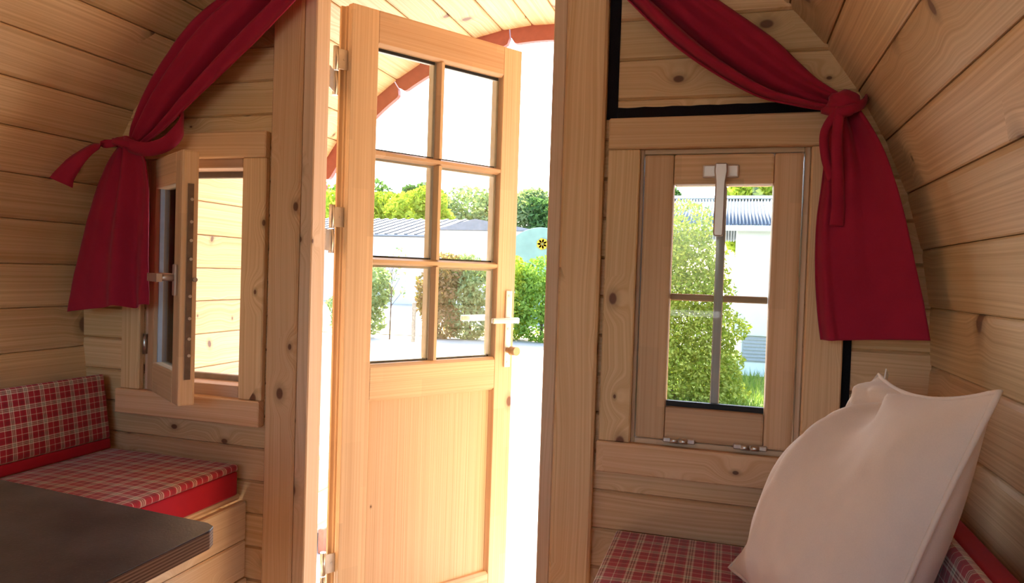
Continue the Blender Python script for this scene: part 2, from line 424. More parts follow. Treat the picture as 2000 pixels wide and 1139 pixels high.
# ------------------------------------------------------------------ the open door
door = tag(empty('door_1', (-1.100, 0.143, 0), R(90-33.75)), 'half glazed light wooden door standing open to the porch', 'door', kind='structure')
TH = 0.056
ZB, ZT = -0.115, 1.835
def dbox(name, x0, x1, y0, y1, z0, z1, mat, parent=door, bev=0.0025, seg=1): return box(name, x0, x1, y0, y1, z0, z1, mat, parent, bev, seg)
# hinge stile with its stepped, grooved rebate edge
prism('stile', [(0.0, 0.0), (0.089, 0.0), (0.089, TH), (-0.014, TH), (-0.014, 0.044), (-0.002, 0.042), (-0.002, 0.034), (0.006, 0.032), (0.006, 0.026), (-0.002, 0.024), (-0.002, 0.012), (0.0, 0.010)], ZB, ZT, 'z', larch('z'), door, 0.0012)
prism('stile', [(0.575, 0.0), (0.655, 0.0), (0.655, 0.036), (0.668, 0.040), (0.668, TH), (0.575, TH)], ZB, ZT, 'z', larch('z'), door, 0.002)
def rail(z0, z1, ch_lo, ch_hi):
    c = 0.010
    pts = [(TH, z0), (TH, z1)]
    pts += [(c, z1), (0.0, z1-c)] if ch_hi else [(0.0, z1)]
    pts += [(0.0, z0+c), (c, z0)] if ch_lo else [(0.0, z0)]
    return prism('rail', pts, 0.0895, 0.5745, 'x', larch('x'), door, 0.0012)
rail(1.728, ZT, True, False); rail(0.638, 0.755, True, True); rail(ZB, -0.005, False, True)
# panel of closely grained veneer
dbox('panel', 0.085, 0.579, 0.020, 0.038, -0.012, 0.646, panelwood('z'), bev=0.001)
for (x0, x1) in ((0.0895, 0.096), (0.568, 0.5745)):
    prism('panel_bead', [(x0 if x0 < 0.3 else x1, 0.002), (x1 if x0 < 0.3 else x0, 0.019), (x0 if x0 < 0.3 else x1, 0.019)], -0.005, 0.638, 'z', larch('z'), door)
# glazing bars
def bar_v(z0, z1):
    return prism('glazing_bar', [(0.313, 0.018), (0.320, 0.001), (0.331, 0.001), (0.338, 0.018), (0.338, 0.024), (0.313, 0.024)], z0, z1, 'z', larch('z'), door)
def bar_h(zc):
    o = prism('glazing_bar', [(0.018, zc-0.0115), (0.001, zc-0.005), (0.001, zc+0.005), (0.018, zc+0.0115), (0.024, zc+0.0115), (0.024, zc-0.0115)], 0.0895, 0.5745, 'x', larch('x'), door)
    return o
rows = [(0.755, 1.0625), (1.0855, 1.3925), (1.4155, 1.728)]
bar_h(1.074); bar_h(1.404)
for (z0, z1) in rows:
    bar_v(z0+0.0005, z1-0.0005)
    for (x0, x1) in ((0.0895, 0.313), (0.338, 0.5745)):
        dbox('pane', x0+0.001, x1-0.001, 0.0255, 0.0285, z0+0.001, z1-0.001, GLASS, bev=0)
        # spacer of the double glazing and its black seal
        sp = bmesh.new(); tk = 0.007
        boxbm(sp, x0, x0+tk, 0.029, 0.044, z0, z1); boxbm(sp, x1-tk, x1, 0.029, 0.0555, z0, z1)
        boxbm(sp, x0+tk, x1-tk, 0.029, 0.044, z1-tk, z1)
        bmobj('glazing_spacer', sp, SPACER, door)
        dbox('glazing_seal', x0+0.0005, x1-0.0005, 0.029, 0.044, z0, z0+0.006, RUBBER, bev=0)
        if z0 > 1.41: dbox('glazing_seal', x0+0.008, x1-0.008, 0.0200, 0.0250, z1-0.009, z1, RUBBER, bev=0)
# outer glazing bars
for (z0, z1) in rows: dbox('outer_bar', 0.314, 0.337, 0.0445, 0.055, z0, z1, SPACER)
for zc in (1.074, 1.404): dbox('outer_bar', 0.0895, 0.5745, 0.0445, 0.055, zc-0.0105, zc+0.0105, SPACER)
# inside handle set
hp = dbox('handle_plate', 0.613, 0.639, -0.007, -0.0002, 0.717, 0.988, WHITE_AL, bev=0.0025, seg=2)
tag(hp, 'long pale aluminium handle plate')
bm = bmesh.new(); cyl_into(bm, (0.626, -0.007, 0.885), (0.626, -0.048, 0.885), 0.009)
lev = bmobj('lever_neck', bm, WHITE_AL, hp)
box('lever', 0.520, 0.637, -0.056, -0.043, 0.876, 0.895, WHITE_AL, hp, 0.005, 2)
bm = bmesh.new(); cyl_into(bm, (0.626, -0.007, 0.778), (0.626, -0.028, 0.778), 0.010); cyl_into(bm, (0.626, -0.028, 0.778), (0.626, -0.058, 0.778), 0.0165, 0.0155, 20)
bmobj('lock_knob', bm, simple('knob_bronze', (0.50, 0.36, 0.22), 0.45, 0.5, 0.5, 0.1), hp)
for z in (0.735, 0.853, 0.970): cylinder('screw', (0.626, -0.007, z), (0.626, -0.0085, z), 0.0045, ZINC, hp, n=10)
# outside handle, seen through the glass
hq = dbox('handle_plate', 0.613, 0.639, TH+0.0002, TH+0.007, 0.717, 0.988, WHITE_AL, bev=0.0025)
bm = bmesh.new(); cyl_into(bm, (0.626, TH+0.007, 0.885), (0.626, TH+0.048, 0.885), 0.009); bmobj('lever_neck', bm, WHITE_AL, hq)
box('lever', 0.500, 0.637, TH+0.043, TH+0.056, 0.875, 0.896, WHITE_AL, hq, 0.005, 2)
# hinges
for zc in (1.632, 1.165, 0.120):
    hg = sub('hinge', door, (0, 0, 0))
    px, py = -0.038, 0.024
    cylinder('hinge_pin', (px, py, zc+0.002), (px, py, zc+0.072), 0.0085, METAL, hg)
    cylinder('hinge_pin', (px, py, zc-0.072), (px, py, zc-0.001), 0.0085, METAL, hg)
    box('hinge_leaf', -0.034, -0.0022, 0.0180, 0.0215, zc+0.006, zc+0.066, ZINC, hg, 0.001)
    # frame leaf reaches back to the jamb
    lf = box('hinge_leaf', -0.0015, 0.0015, 0.0, 0.070, -0.062, 0.0, ZINC, hg, 0.0008)
    lf.location = (px, py, zc-0.004); lf.rotation_euler = (0, 0, R(141.5))
    cylinder('screw', (-0.014, 0.0180, zc+0.036), (-0.014, 0.0165, zc+0.036), 0.0035, METAL, hg, n=8)

# ------------------------------------------------------------------ right window (bottom hung)
w2 = tag(empty('window_2', (-0.03, 0, 0.6)), 'closed pine window with a vertical handle beside the doorway on the right', 'window', kind='structure')
def wpart(parent, name, x0, x1, y0, y1, z0, z1, mat, bev=0.003, seg=1):
    L = Vector(parent.location)
    if parent.parent: L = L+Vector(parent.parent.location)
    return box(name, x0-L.x, x1-L.x, y0-L.y, y1-L.y, z0-L.z, z1-L.z, mat, parent, bev, seg)
wpart(w2, 'casing_board', -0.296, 0.243, -0.026, -0.001, 1.358, 1.432, pine_trim('x'))
wpart(w2, 'casing_board', -0.300, 0.255, -0.026, -0.001, 0.573, 0.648, pine_trim('x'))
wpart(w2, 'casing_board', -0.296, -0.220, -0.022, -0.001, 0.6485, 1.3575, pine_trim('z'))
wpart(w2, 'casing_board', 0.163, 0.243, -0.022, -0.001, 0.6485, 1.3575, pine_trim('z'))
# fixed frame in the wall
wpart(w2, 'frame_board', -0.2245, -0.212, 0.0, 0.075, 0.6455, 1.3595, larch('z'), 0.002)
wpart(w2, 'frame_board', 0.150, 0.1625, 0.0, 0.075, 0.6455, 1.3595, larch('z'), 0.002)
wpart(w2, 'frame_board', -0.2115, 0.1495, 0.0, 0.075, 1.347, 1.3595, larch('x'), 0.002)
wpart(w2, 'frame_board', -0.2115, 0.1495, 0.0, 0.075, 0.6455, 0.660, larch('x'), 0.002)
sash = sub('sash', w2, (0, 0, 0))
SM = wood('sash_pine', 'z', (0.74, 0.495, 0.285), (0.60, 0.355, 0.18), knots=0.02, straight=True, fig=28, blocks=0.10)
SMX = wood('sash_pine', 'x', (0.74, 0.495, 0.285), (0.60, 0.355, 0.18), knots=0.02, straight=True, fig=28, blocks=0.10)
sx0, sx1, sz0, sz1 = -0.209, 0.147, 0.662, 1.345
gx0, gx1, gz0, gz1 = -0.140, 0.085, 0.742, 1.274
wpart(sash, 'stile', sx0, gx0, -0.008, 0.048, sz0, sz1, SM, 0.006, 2)
wpart(sash, 'stile', gx1, sx1, -0.008, 0.048, sz0, sz1, SM, 0.006, 2)
wpart(sash, 'rail', gx0+0.0003, gx1-0.0003, -0.008, 0.048, sz0, gz0, SMX, 0.006, 2)
wpart(sash, 'rail', gx0+0.0003, gx1-0.0003, -0.008, 0.048, gz1, sz1, SMX, 0.006, 2)
wpart(sash, 'pane', gx0, gx1, 0.022, 0.026, gz0, gz1, GLASS, 0)
wpart(sash, 'glazing_bar', -0.0380, -0.0170, 0.027, 0.047, gz0+0.001, gz1-0.001, wood('bar_grey', 'z', (0.74, 0.66, 0.60), (0.64, 0.56, 0.50), knots=0.02, straight=True), 0.002)
wpart(sash, 'glazing_bar', gx0+0.001, -0.0385, 0.027, 0.045, 0.997, 1.0135, SMX, 0.002)
wpart(sash, 'glazing_bar', -0.0165, gx1-0.001, 0.027, 0.045, 0.997, 1.0135, SMX, 0.002)
wpart(sash, 'glazing_seal', gx0+0.001, gx1-0.001, 0.008, 0.0215, gz0, gz0+0.013, RUBBER, 0)
# handle: flat plate and long grip
wh = wpart(w2, 'handle_plate', -0.073, 0.008, -0.017, -0.0085, 1.288, 1.319, CHAMP, 0.004, 2)
hw_ = Vector(w2.location)
bm = bmesh.new()
prof = [(-0.045, 1.318), (-0.018, 1.318), (-0.0165, 1.300), (-0.020, 1.275), (-0.021, 1.155), (-0.024, 1.150), (-0.041, 1.150), (-0.044, 1.155), (-0.043, 1.275), (-0.0465, 1.300)]
g = link('handle_grip', prism_me('handle_grip', [(p[0]-hw_.x, p[1]-hw_.z) for p in prof], -0.048, -0.033, 'y', 0.003), CHAMP, wh)
bm.free()
cylinder('handle_neck', (-0.031-hw_.x, -0.034, 1.303-hw_.z), (-0.031-hw_.x, -0.0168, 1.303-hw_.z), 0.011, CHAMP, wh)
for (x0, x1) in ((-0.142, -0.067), (0.019, 0.094)):
    hz = 0.6635
    h_ = wpart(w2, 'hinge', x0, x1, -0.0135, -0.0085, hz-0.006, hz+0.007, ZINC, 0.003)
    xm = (x0+x1)/2-hw_.x
    for s in (-1, 1):
        cylinder('hinge_barrel', (xm+s*0.0012, -0.0165, hz-hw_.z), (xm+s*0.020, -0.0165, hz-hw_.z), 0.006, METAL, h_)
        cylinder('screw', (xm+s*0.029, -0.0136, hz-hw_.z), (xm+s*0.029, -0.0150, hz-hw_.z), 0.0035, METAL, h_, n=8)

# ------------------------------------------------------------------ left window (side hung, open into the room)
w1 = tag(empty('window_1', (-1.52, 0, 0.6)), 'pine window left of the doorway with its sash swung into the room', 'window', kind='structure')
wpart(w1, 'casing_board', -1.770, -1.267, -0.026, -0.001, 1.356, 1.430, pine_trim('x'))
wpart(w1, 'casing_board', -1.780, -1.267, -0.032, -0.001, 0.588, 0.662, pine_trim('x'))
wpart(w1, 'casing_board', -1.770, -1.700, -0.022, -0.001, 0.6625, 1.3555, pine_trim('z'))
wpart(w1, 'casing_board', -1.345, -1.267, -0.022, -0.001, 0.6625, 1.3555, pine_trim('z'))
FRM = wood('frame_pale', 'z', (0.66, 0.46, 0.32), (0.52, 0.34, 0.22), knots=0.1)
FRMX = wood('frame_pale', 'x', (0.66, 0.46, 0.32), (0.52, 0.34, 0.22), knots=0.1)
wpart(w1, 'frame_board', -1.6995, -1.672, 0.0, 0.075, 0.6555, 1.3615, FRM, 0.002)
wpart(w1, 'frame_board', -1.360, -1.3455, 0.0, 0.075, 0.6555, 1.3615, FRM, 0.002)
wpart(w1, 'frame_board', -1.6715, -1.3605, 0.0, 0.075, 1.330, 1.3615, FRMX, 0.002)
wpart(w1, 'frame_board', -1.6715, -1.3605, 0.0, 0.075, 0.6555, 0.695, FRMX, 0.002)
DARKF = simple('dark_window_rail', (0.16, 0.14, 0.12), 0.5, 0.4, 0.2, 0.1)
wpart(w1, 'weather_rail', -1.6715, -1.3605, 0.0755, 0.095, 1.312, 1.345, DARKF, 0.002)
wpart(w1, 'weather_rail', -1.6715, -1.3605, 0.0755, 0.095, 0.690, 0.712, simple('sill_rail', (0.34, 0.29, 0.23), 0.5, 0.4, 0.1, 0.1), 0.002)
bm = bmesh.new(); boxbm(bm, 0, 0.080, -0.0015, 0.0015, -0.008, 0.008)
st = bmobj('window_stay', bm, WHITE_AL, w1); st.location = (-1.642+1.52, 0.050, 1.322-0.6); st.rotation_euler = (0, R(25), R(-12))
# sash, hinged at its left edge and turned 33 degrees into the room
hx, hy = -1.6840, -0.006
s1 = sub('sash', w1, (hx+1.52, hy, -0.6), R(-33.4))
SW, T1 = 0.336, 0.044
q0, q1, v0, v1 = 0.062, SW-0.062, 0.752, 1.265
b0, b1 = 0.664, 1.352
SL = wood('sash_left', 'z', (0.76, 0.53, 0.31), (0.62, 0.39, 0.20), knots=0.02, straight=True, fig=28, blocks=0.08)
SLX = wood('sash_left', 'x', (0.76, 0.53, 0.31), (0.62, 0.39, 0.20), knots=0.02, straight=True, fig=28, blocks=0.08)
box('stile', 0.0, q0, 0.0, T1, b0, b1, SL, s1, 0.004, 2)
box('stile', q1, SW, 0.0, T1, b0, b1, SL, s1, 0.006, 2)
box('rail', q0+0.0003, q1-0.0003, 0.0, T1, b0, v0, SLX, s1, 0.004, 2)
box('rail', q0+0.0003, q1-0.0003, 0.0, T1, v1, b1, SLX, s1, 0.004, 2)
box('pane', q0, q1, 0.024, 0.028, v0, v1, GLASS, s1, 0)
bm = bmesh.new(); tk = 0.008
boxbm(bm, q1-tk, q1, 0.012, 0.0235, v0, v1); boxbm(bm, q0, q0+tk, 0.012, 0.0235, v0, v1)
bmobj('glazing_spacer', bm, simple('blue_grey_spacer', (0.42, 0.52, 0.66), 0.4, 0.5, 0.2, 0.05), s1)
box('glazing_bar', q0+0.001, q1-0.001, 0.010, 0.0235, 1.003, 1.018, SLX, s1, 0.002)
box('handle_plate', SW-0.046, SW-0.020, -0.008, -0.0003, 0.960, 1.045, CHAMP, s1, 0.003, 2)
bm = bmesh.new(); cyl_into(bm, (SW-0.033, -0.008, 1.008), (SW-0.033, -0.040, 1.008), 0.009); boxbm(bm, SW-0.125, SW-0.022, -0.052, -0.038, 0.997, 1.019)
bmobj('handle_lever', bm, CHAMP, s1)
ls = box('lock_strip', SW+0.0003, SW+0.0025, 0.016, 0.031, 0.735, 1.262, simple('dark_lock_strip', (0.20, 0.14, 0.10), 0.45, 0.5, 0.6, 0.15), s1, 0)
for z in (0.80, 0.845, 0.90, 0.96, 1.06, 1.11, 1.16, 1.22): cylinder('screw', (SW+0.0025, 0.026, z), (SW+0.0045, 0.026, z), 0.0045, ZINC, s1, n=8)
cylinder('lock_pin', (SW+0.0025, 0.036, 1.005), (SW+0.014, 0.036, 1.005), 0.006, METAL, s1, n=10)
for z in (0.80, 1.20):
    cylinder('hinge_barrel', (-0.004, -0.007, z-0.03), (-0.004, -0.007, z+0.03), 0.006, METAL, s1, n=10)

# ------------------------------------------------------------------ black tape strips round the right window
def tape(label, pts):
    o = prism('tape_strip', pts, -0.0032, -0.0012, 'y', BLACK, None)
    return tag(o, label, 'tape', 'black tape stuck to the end wall')
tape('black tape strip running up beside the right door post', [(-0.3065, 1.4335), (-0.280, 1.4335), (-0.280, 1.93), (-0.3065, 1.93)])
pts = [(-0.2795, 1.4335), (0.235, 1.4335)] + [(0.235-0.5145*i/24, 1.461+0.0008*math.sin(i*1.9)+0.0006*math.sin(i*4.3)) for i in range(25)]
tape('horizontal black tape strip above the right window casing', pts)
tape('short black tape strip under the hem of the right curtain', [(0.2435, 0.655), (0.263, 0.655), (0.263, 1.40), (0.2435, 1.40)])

# ------------------------------------------------------------------ porch arch trim
FASC = simple('red_brown_paint', (0.33, 0.11, 0.095), 0.45, 0.4, 0.0, 0.08)
arch = tag(empty('trim_5', (CX, Y_FRONT, CZ)), 'scalloped dark red boards along the front edge of the porch arch', 'trim', kind='structure')
edges = [30+13.35*i for i in range(0, 10)]
edges = [16.9+13.35*i for i in range(-2, 14)]
for a0, a1 in zip(edges, edges[1:]):
    r_in, r_out = 1.118, 1.205
    pts = []
    N = 10; da = a1-a0
    for i in range(N+1):
        a = a0+0.12+(da-0.24)*i/N
        pts.append((r_out*math.cos(R(a)), r_out*math.sin(R(a))))
    inner = []
    for i in range(21):
        t = i/20; a = a0+0.12+(da-0.24)*t
        e = min(t, 1-t)*da*math.pi/180*r_in     # distance from the end: rounded ends
        rr = 0.030
        lift = 0.0 if e > rr else rr-math.sqrt(max(0.0, rr*rr-(rr-e)**2))
        inner.append(((r_in+lift)*math.cos(R(a)), (r_in+lift)*math.sin(R(a))))
    pts += inner[::-1]
    prism('fascia_board', pts, 0.001, 0.026, 'y', FASC, arch)

# ------------------------------------------------------------------ benches and cushions
bl = tag(empty('bench', (-1.55, -1.0, FLOOR)), 'pine storage bench left of the doorway under the plaid cushion', 'bench')
def rel(parent, name, x0, x1, y0, y1, z0, z1, mat, bev=0.003, seg=1):
    L = parent.location; return box(name, x0-L.x, x1-L.x, y0-L.y, y1-L.y, z0-L.z, z1-L.z, mat, parent, bev, seg)
BP = wood('bench_pine', 'y', (0.80, 0.62, 0.42), (0.62, 0.42, 0.255), knots=0.35)
for i, (z0, z1) in enumerate(((0.2535, 0.366), (0.1425, 0.2515), (0.0315, 0.1405), (-0.08, 0.0295))):
    ex = 0.006 if i == 2 else 0.0
    rel(bl, 'front_board', -1.340, -1.318+ex, -1.95, -0.004+ex*0.3, z0, z1, BP, 0.004)
rel(bl, 'seat_board', -1.70, -1.343, -1.95, -0.004, 0.366, 0.384, BP, 0.003)
br = tag(empty('bench', (0.05, -1.0, FLOOR)), 'pine storage bench along the right wall below the beige pillow', 'bench')
for i, (z0, z1) in enumerate(((0.2335, 0.346), (0.1225, 0.2315), (0.0115, 0.1205))):
    rel(br, 'front_board', -0.252, -0.230, -1.95, -0.004, z0, z1, BP, 0.004)
rel(br, 'seat_board', -0.228, 0.18, -1.95, -0.004, 0.328, 0.346, BP, 0.003)

def cushion(name, label, loc, sx, sy, sz, rot, facemat, sidemat, band=0.0, wrap=0.02):
    """Foam block: plaid cover panel on the face side wrapping a little over the edge, plain red border."""
    root = tag(empty(name, loc), label, 'cushion'); root.rotation_euler = rot
    def soft(nm, x0, x1, y0, y1, z0, z1, mat, bev, puff):
        bm = bmesh.new(); boxbm(bm, x0, x1, y0, y1, z0, z1)
        bmesh.ops.bevel(bm, geom=list(bm.edges), offset=bev, segments=3, profile=0.6, affect='EDGES')
        bmesh.ops.subdivide_edges(bm, edges=[e for e in bm.edges if e.calc_length() > 0.08], cuts=10, use_grid_fill=True)
        for v in bm.verts:
            u = (v.co.x-x0)/(x1-x0)*2-1; t = (v.co.y-y0)/(y1-y0)*2-1
            if v.co.z > z1-bev*0.3: v.co.z += puff*(1-u**4)*(1-t**4)+0.0015*mnoise.noise(v.co*14)
        for q in bm.faces: q.smooth = True
        return bmobj(nm, bm, mat, root)
    soft('border', -sx/2+0.002, sx/2-0.002, -sy/2+0.002, sy/2-0.002, 0.0, sz-wrap, sidemat, 0.008, 0.0)
    soft('cover', -sx/2, sx/2-band, -sy/2, sy/2, sz-wrap, sz, facemat, 0.009, 0.006)
    if band: soft('lower_band', sx/2-band, sx/2, -sy/2, sy/2, sz-wrap, sz-0.002, sidemat, 0.007, 0.0)
    return root
PL = plaid('red_plaid', 0.058, 0.058, 'x', 'y')
PL2 = plaid('red_plaid_small', 0.047, 0.047, 'x', 'y')
cushion('seat_cushion', 'red plaid seat cushion on the left bench beyond the dark table', (-1.565, -0.985, 0.385), 0.462, 1.93, 0.090, (0, 0, 0), PL, REDCUSH)
cushion('seat_cushion', 'red plaid seat cushion on the right bench under the beige pillow', (0.021, -0.985, 0.347), 0.530, 1.93, 0.088, (0, 0, 0), PL, REDCUSH)
# back cushions lean on the curved walls; local z points into the room
bcl = cushion('back_cushion', 'red plaid back cushion leaning on the left wall above its seat', (-1.865, -0.985, 0.580), 0.228, 1.91, 0.062, (0, R(90-9), 0), PL2, REDCUSH, 0.032)
bcr = cushion('back_cushion', 'dark red back cushion on the right wall mostly hidden behind the beige pillow', (0.352, -0.985, 0.575), 0.215, 1.91, 0.062, (0, R(-90+9), 0), PL2, REDCUSH)

# ------------------------------------------------------------------ table
tb = tag(empty('table', (-1.05, -1.25, FLOOR)), 'dark laminate plywood table in front of the left bench', 'table')
def tp(x, y): return (x+1.05, y+1.25)
outline = [tp(-0.634, -1.62), tp(-0.641, -0.975), tp(-0.647, -0.961), tp(-0.662, -0.9535), tp(-1.46, -0.885), tp(-1.46, -1.62)]
m, nt_, out = newmat('plywood_edge'); b = NB(nt_)
tc = b.n('ShaderNodeTexCoord'); sp_ = b.n('ShaderNodeSeparateXYZ'); b.l(tc.outputs['Object'], sp_.inputs[0])
ply = b.math('FRACT', b.math('MULTIPLY', sp_.outputs[2], 1/0.0042))
nz = b.noise(tc.outputs['Object'], 60.0, 3.0)
col = b.mix(b.math('GREATER_THAN', ply, 0.5), (0.46, 0.33, 0.24), (0.20, 0.12, 0.085)); col = b.mix(b.maprange(nz, 0.3, 0.7, 0, 0.3), col, (0.30, 0.2, 0.14))
b.l(b.bsdf(col, 0.6, 0.3), out.inputs[0]); PLY = m
m, nt_, out = newmat('dark_laminate'); b = NB(nt_)
tc = b.n('ShaderNodeTexCoord'); nz = b.noise(tc.outputs['Object'], 9.0, 6.0, 0.65); n2 = b.noise(tc.outputs['Object'], 260.0, 3.0, 0.6)
col = b.mix(b.maprange(nz, 0.35, 0.7), (0.050, 0.042, 0.040), (0.115, 0.100, 0.092))
col = b.mix(b.maprange(n2, 0.55, 0.75, 0.0, 0.5), col, (0.15, 0.13, 0.12))
b.l(b.bsdf(col, 0.38, 0.5, bump=n2, bstr=0.35, bdist=0.0008), out.inputs[0]); LAM = m
TZ = 0.70-FLOOR
prism('plywood_core', outline, TZ-0.0255, TZ-0.0015, 'z', PLY, tb, 0.001)
prism('laminate_top', [(p[0]*1.0, p[1]*1.0) for p in outline], TZ-0.0015, TZ, 'z', LAM, tb, 0.0005)
cylinder('leg', (0.12, -0.06, 0.002), (0.12, -0.06, TZ-0.03), 0.025, simple('black_steel', (0.02, 0.02, 0.022), 0.4, 0.5, 0.5, 0.1), tb)
bm = bmesh.new(); boxbm(bm, 0.03, 0.21, -0.14, 0.03, TZ-0.031, TZ-0.026); bmobj('mount_plate', bm, MATS['black_steel'], tb)
bm = bmesh.new(); boxbm(bm, -0.10, 0.32, -0.22, 0.10, 0.0, 0.010); bmobj('foot_plate', bm, MATS['black_steel'], tb)

# ------------------------------------------------------------------ curtains
def spline(pts, t):
    """Catmull-Rom through pts, t in 0..1"""
    n = len(pts)-1; x = min(max(t, 0), 1)*n; i = min(int(x), n-1); u = x-i
    P = [Vector(pts[max(0, min(n, i+j))]) for j in (-1, 0, 1, 2)]
    return 0.5*((2*P[1])+(-P[0]+P[2])*u+(2*P[0]-5*P[1]+4*P[2]-P[3])*u*u+(-P[0]+3*P[1]-3*P[2]+P[3])*u**3)
def drape(name, A, B, base, amp, folds, rows, cols, parent, mat, th=0.004, lean=0.0, hem=0.0):
    """cloth between edge A and edge B (x,z lists); base(t) = y, amp(t) fold depth, folds(s,t) in -1..1"""
    V, F = [], []
    for i in range(rows+1):
        t = i/rows; a = spline([(p[0], p[1], 0) for p in A], t); c = spline([(p[0], p[1], 0) for p in B], t)
        for j in range(cols+1):
            s = j/cols; p = a.lerp(c, s)
            y = base(t)-amp(t)*folds(s, t)+0.0015*mnoise.noise(Vector((p.x*30, p.y*30, 3)))
            ly = lean*s*min(1, t*2.5)   # that side hangs further out into the room
            V.append((p.x-0.24*ly, y-ly, p.y-(p.y-1.05)*0.6*ly+0.12*ly*t+hem*max(0, t-0.6)*2.5*folds(s, t)))
    W = cols+1
    for i in range(rows):
        for j in range(cols): F.append((i*W+j, i*W+j+1, (i+1)*W+j+1, (i+1)*W+j))
    me = mesh_from(name, V, F, True)
    o = link(name, me, mat, parent)
    md = o.modifiers.new('thickness', 'SOLIDIFY'); md.thickness = th; md.offset = 0
    return o
def strap(name, path, width, wdir, parent, mat, th=0.003, n=28, taper=None):
    V, F = [], []
    for i in range(n+1):
        t = i/n; p = spline(path, t); w_ = width*(taper(t) if taper else 1.0)
        d = (spline(path, min(1, t+0.01))-spline(path, max(0, t-0.01))).normalized()
        e = Vector(wdir); e = (e-d*e.dot(d)).normalized()
        for s in (-1, -0.33, 0.33, 1): 
            q = p+e*(w_*0.5*s)+d.cross(e)*(0.003*(1-s*s)); V.append(q)
    for i in range(n):
        for j in range(3): F.append((i*4+j, i*4+j+1, i*4+5+j, i*4+4+j))
    me = mesh_from(name, V, F, True); o = link(name, me, mat, parent)
    md = o.modifiers.new('thickness', 'SOLIDIFY'); md.thickness = th; md.offset = 0
    return o
def pleat(s, k, ph=0.0): return math.cos(2*math.pi*k*s+ph)
def lump(name, c, r, parent, mat, seed=0):
    bm = bmesh.new(); bmesh.ops.create_icosphere(bm, subdivisions=3, radius=1.0)
    for v in bm.verts:
        q = v.co.copy(); k_ = 1+0.16*mnoise.noise(q*1.7+Vector((seed, 0, 0)))+0.07*math.sin(q.z*7+q.x*4)
        v.co = Vector((q.x*r[0], q.y*r[1], q.z*r[2]))*k_+Vector(c)
    for q in bm.faces: q.smooth = True
    return bmobj(name, bm, mat, parent)

# right curtain
cr = tag(empty('curtain', (0, 0, 0)), 'red curtain swept to the right and tied beside the curved right wall', 'curtain')
lowR = [(-0.47, 1.925), (-0.36, 1.80), (-0.257, 1.696), (-0.129, 1.568), (0.019, 1.468), (0.110, 1.438), (0.185, 1.424), (0.210, 1.420)]
upR = [(-0.34, 1.962), (-0.20, 1.82), (-0.085, 1.705), (0.057, 1.592), (0.120, 1.530), (0.160, 1.492), (0.212, 1.456), (0.232, 1.438)]
def f1(s, t):
    v = 0.5*pleat(s, 1.2, 0.3)+1.0*math.exp(-((s-0.16)/0.10)**2)-1.1*math.exp(-((s-0.34+0.06*t)/0.055)**2)-0.8*math.exp(-((s-0.04)/0.03)**2)+0.15*pleat(s, 4.0, 2.0-t)
    return v
drape('swag', lowR, upR, lambda t: -0.055-0.02*math.sin(t*math.pi), lambda t: 0.030-0.014*t, f1, 70, 48, cr, RED)
lR = [(0.194, 1.424), (0.186, 1.36), (0.180, 1.27), (0.172, 1.18), (0.173, 1.08), (0.181, 0.99), (0.190, 0.928)]
rR = [(0.236, 1.440), (0.280, 1.372), (0.312, 1.30), (0.338, 1.21), (0.360, 1.11), (0.382, 1.01), (0.397, 0.930)]
def f2(s, t):
    sh = 0.9*math.exp(-((s-0.10)/0.05)**2)-0.8*math.exp(-((s-0.02)/0.03)**2)
    fan = (1-t)**1.6*(0.7*pleat(s, 2.0, 0.6)+0.3*pleat(s, 4.0, 1.3))
    soft = 0.35*math.sin(2.2*s*math.pi+0.5)
    dip = -0.8*math.exp(-((s-0.62-0.2*t)/0.12)**2)*max(0, 1-1.4*t)
    return 0.55*sh+fan*0.7+soft+dip
drape('drop', lR, rR, lambda t: -0.062-0.022*math.sin(min(1, t*1.3)*math.pi/2), lambda t: 0.012+0.016*t, f2, 60, 60, cr, RED, lean=0.075)
lump('tie_knot', (0.214, -0.090, 1.432), (0.034, 0.030, 0.028), cr, RED, 1)
strap('tie_band', [(0.175, -0.07, 1.428), (0.195, -0.112, 1.412), (0.222, -0.118, 1.413), (0.250, -0.095, 1.430), (0.262, -0.05, 1.450), (0.266, -0.02, 1.455)], 0.020, (0, 0, 1), cr, RED)
strap('tie_tail', [(0.205, -0.115, 1.420), (0.200, -0.120, 1.36), (0.205, -0.112, 1.28), (0.209, -0.112, 1.215), (0.207, -0.113, 1.172)], 0.026, (1, 0, 0), cr, RED, taper=lambda t: 0.7+0.35*t)
strap('tie_tail', [(0.205, -0.112, 1.420), (0.178, -0.110, 1.372), (0.181, -0.104, 1.32), (0.196, -0.106, 1.27)], 0.018, (1, 0, 0.3), cr, RED)
cylinder('curtain_hook', (0.268, -0.006, 1.458), (0.262, -0.05, 1.452), 0.005, simple('dark_hook', (0.05, 0.045, 0.05), 0.4, 0.5, 0.7), cr)

# left curtain
cl = tag(empty('curtain', (0.035, 0, 0)), 'red curtain swept to the left and tied above the open window sash', 'curtain')
lowL = [(-1.02, 1.925), (-1.08, 1.855), (-1.150, 1.777), (-1.288, 1.659), (-1.400, 1.574), (-1.491, 1.511), (-1.600, 1.435), (-1.695, 1.388)]
upL = [(-1.20, 1.945), (-1.31, 1.872), (-1.415, 1.806), (-1.522, 1.735), (-1.612, 1.640), (-1.686, 1.545), (-1.738, 1.450), (-1.756, 1.396)]
def f3(s, t): return 0.5*pleat(s, 1.3, 0.6)+0.9*math.exp(-((s-0.22)/0.14)**2)-1.2*math.exp(-((s-0.45+0.08*t)/0.07)**2)-0.6*math.exp(-((s-0.86)/0.06)**2)+0.15*pleat(s, 4.0, 0.4)
drape('swag', lowL, upL, lambda t: -0.058-0.02*math.sin(t*math.pi), lambda t: 0.034-0.018*t, f3, 70, 48, cl, RED)
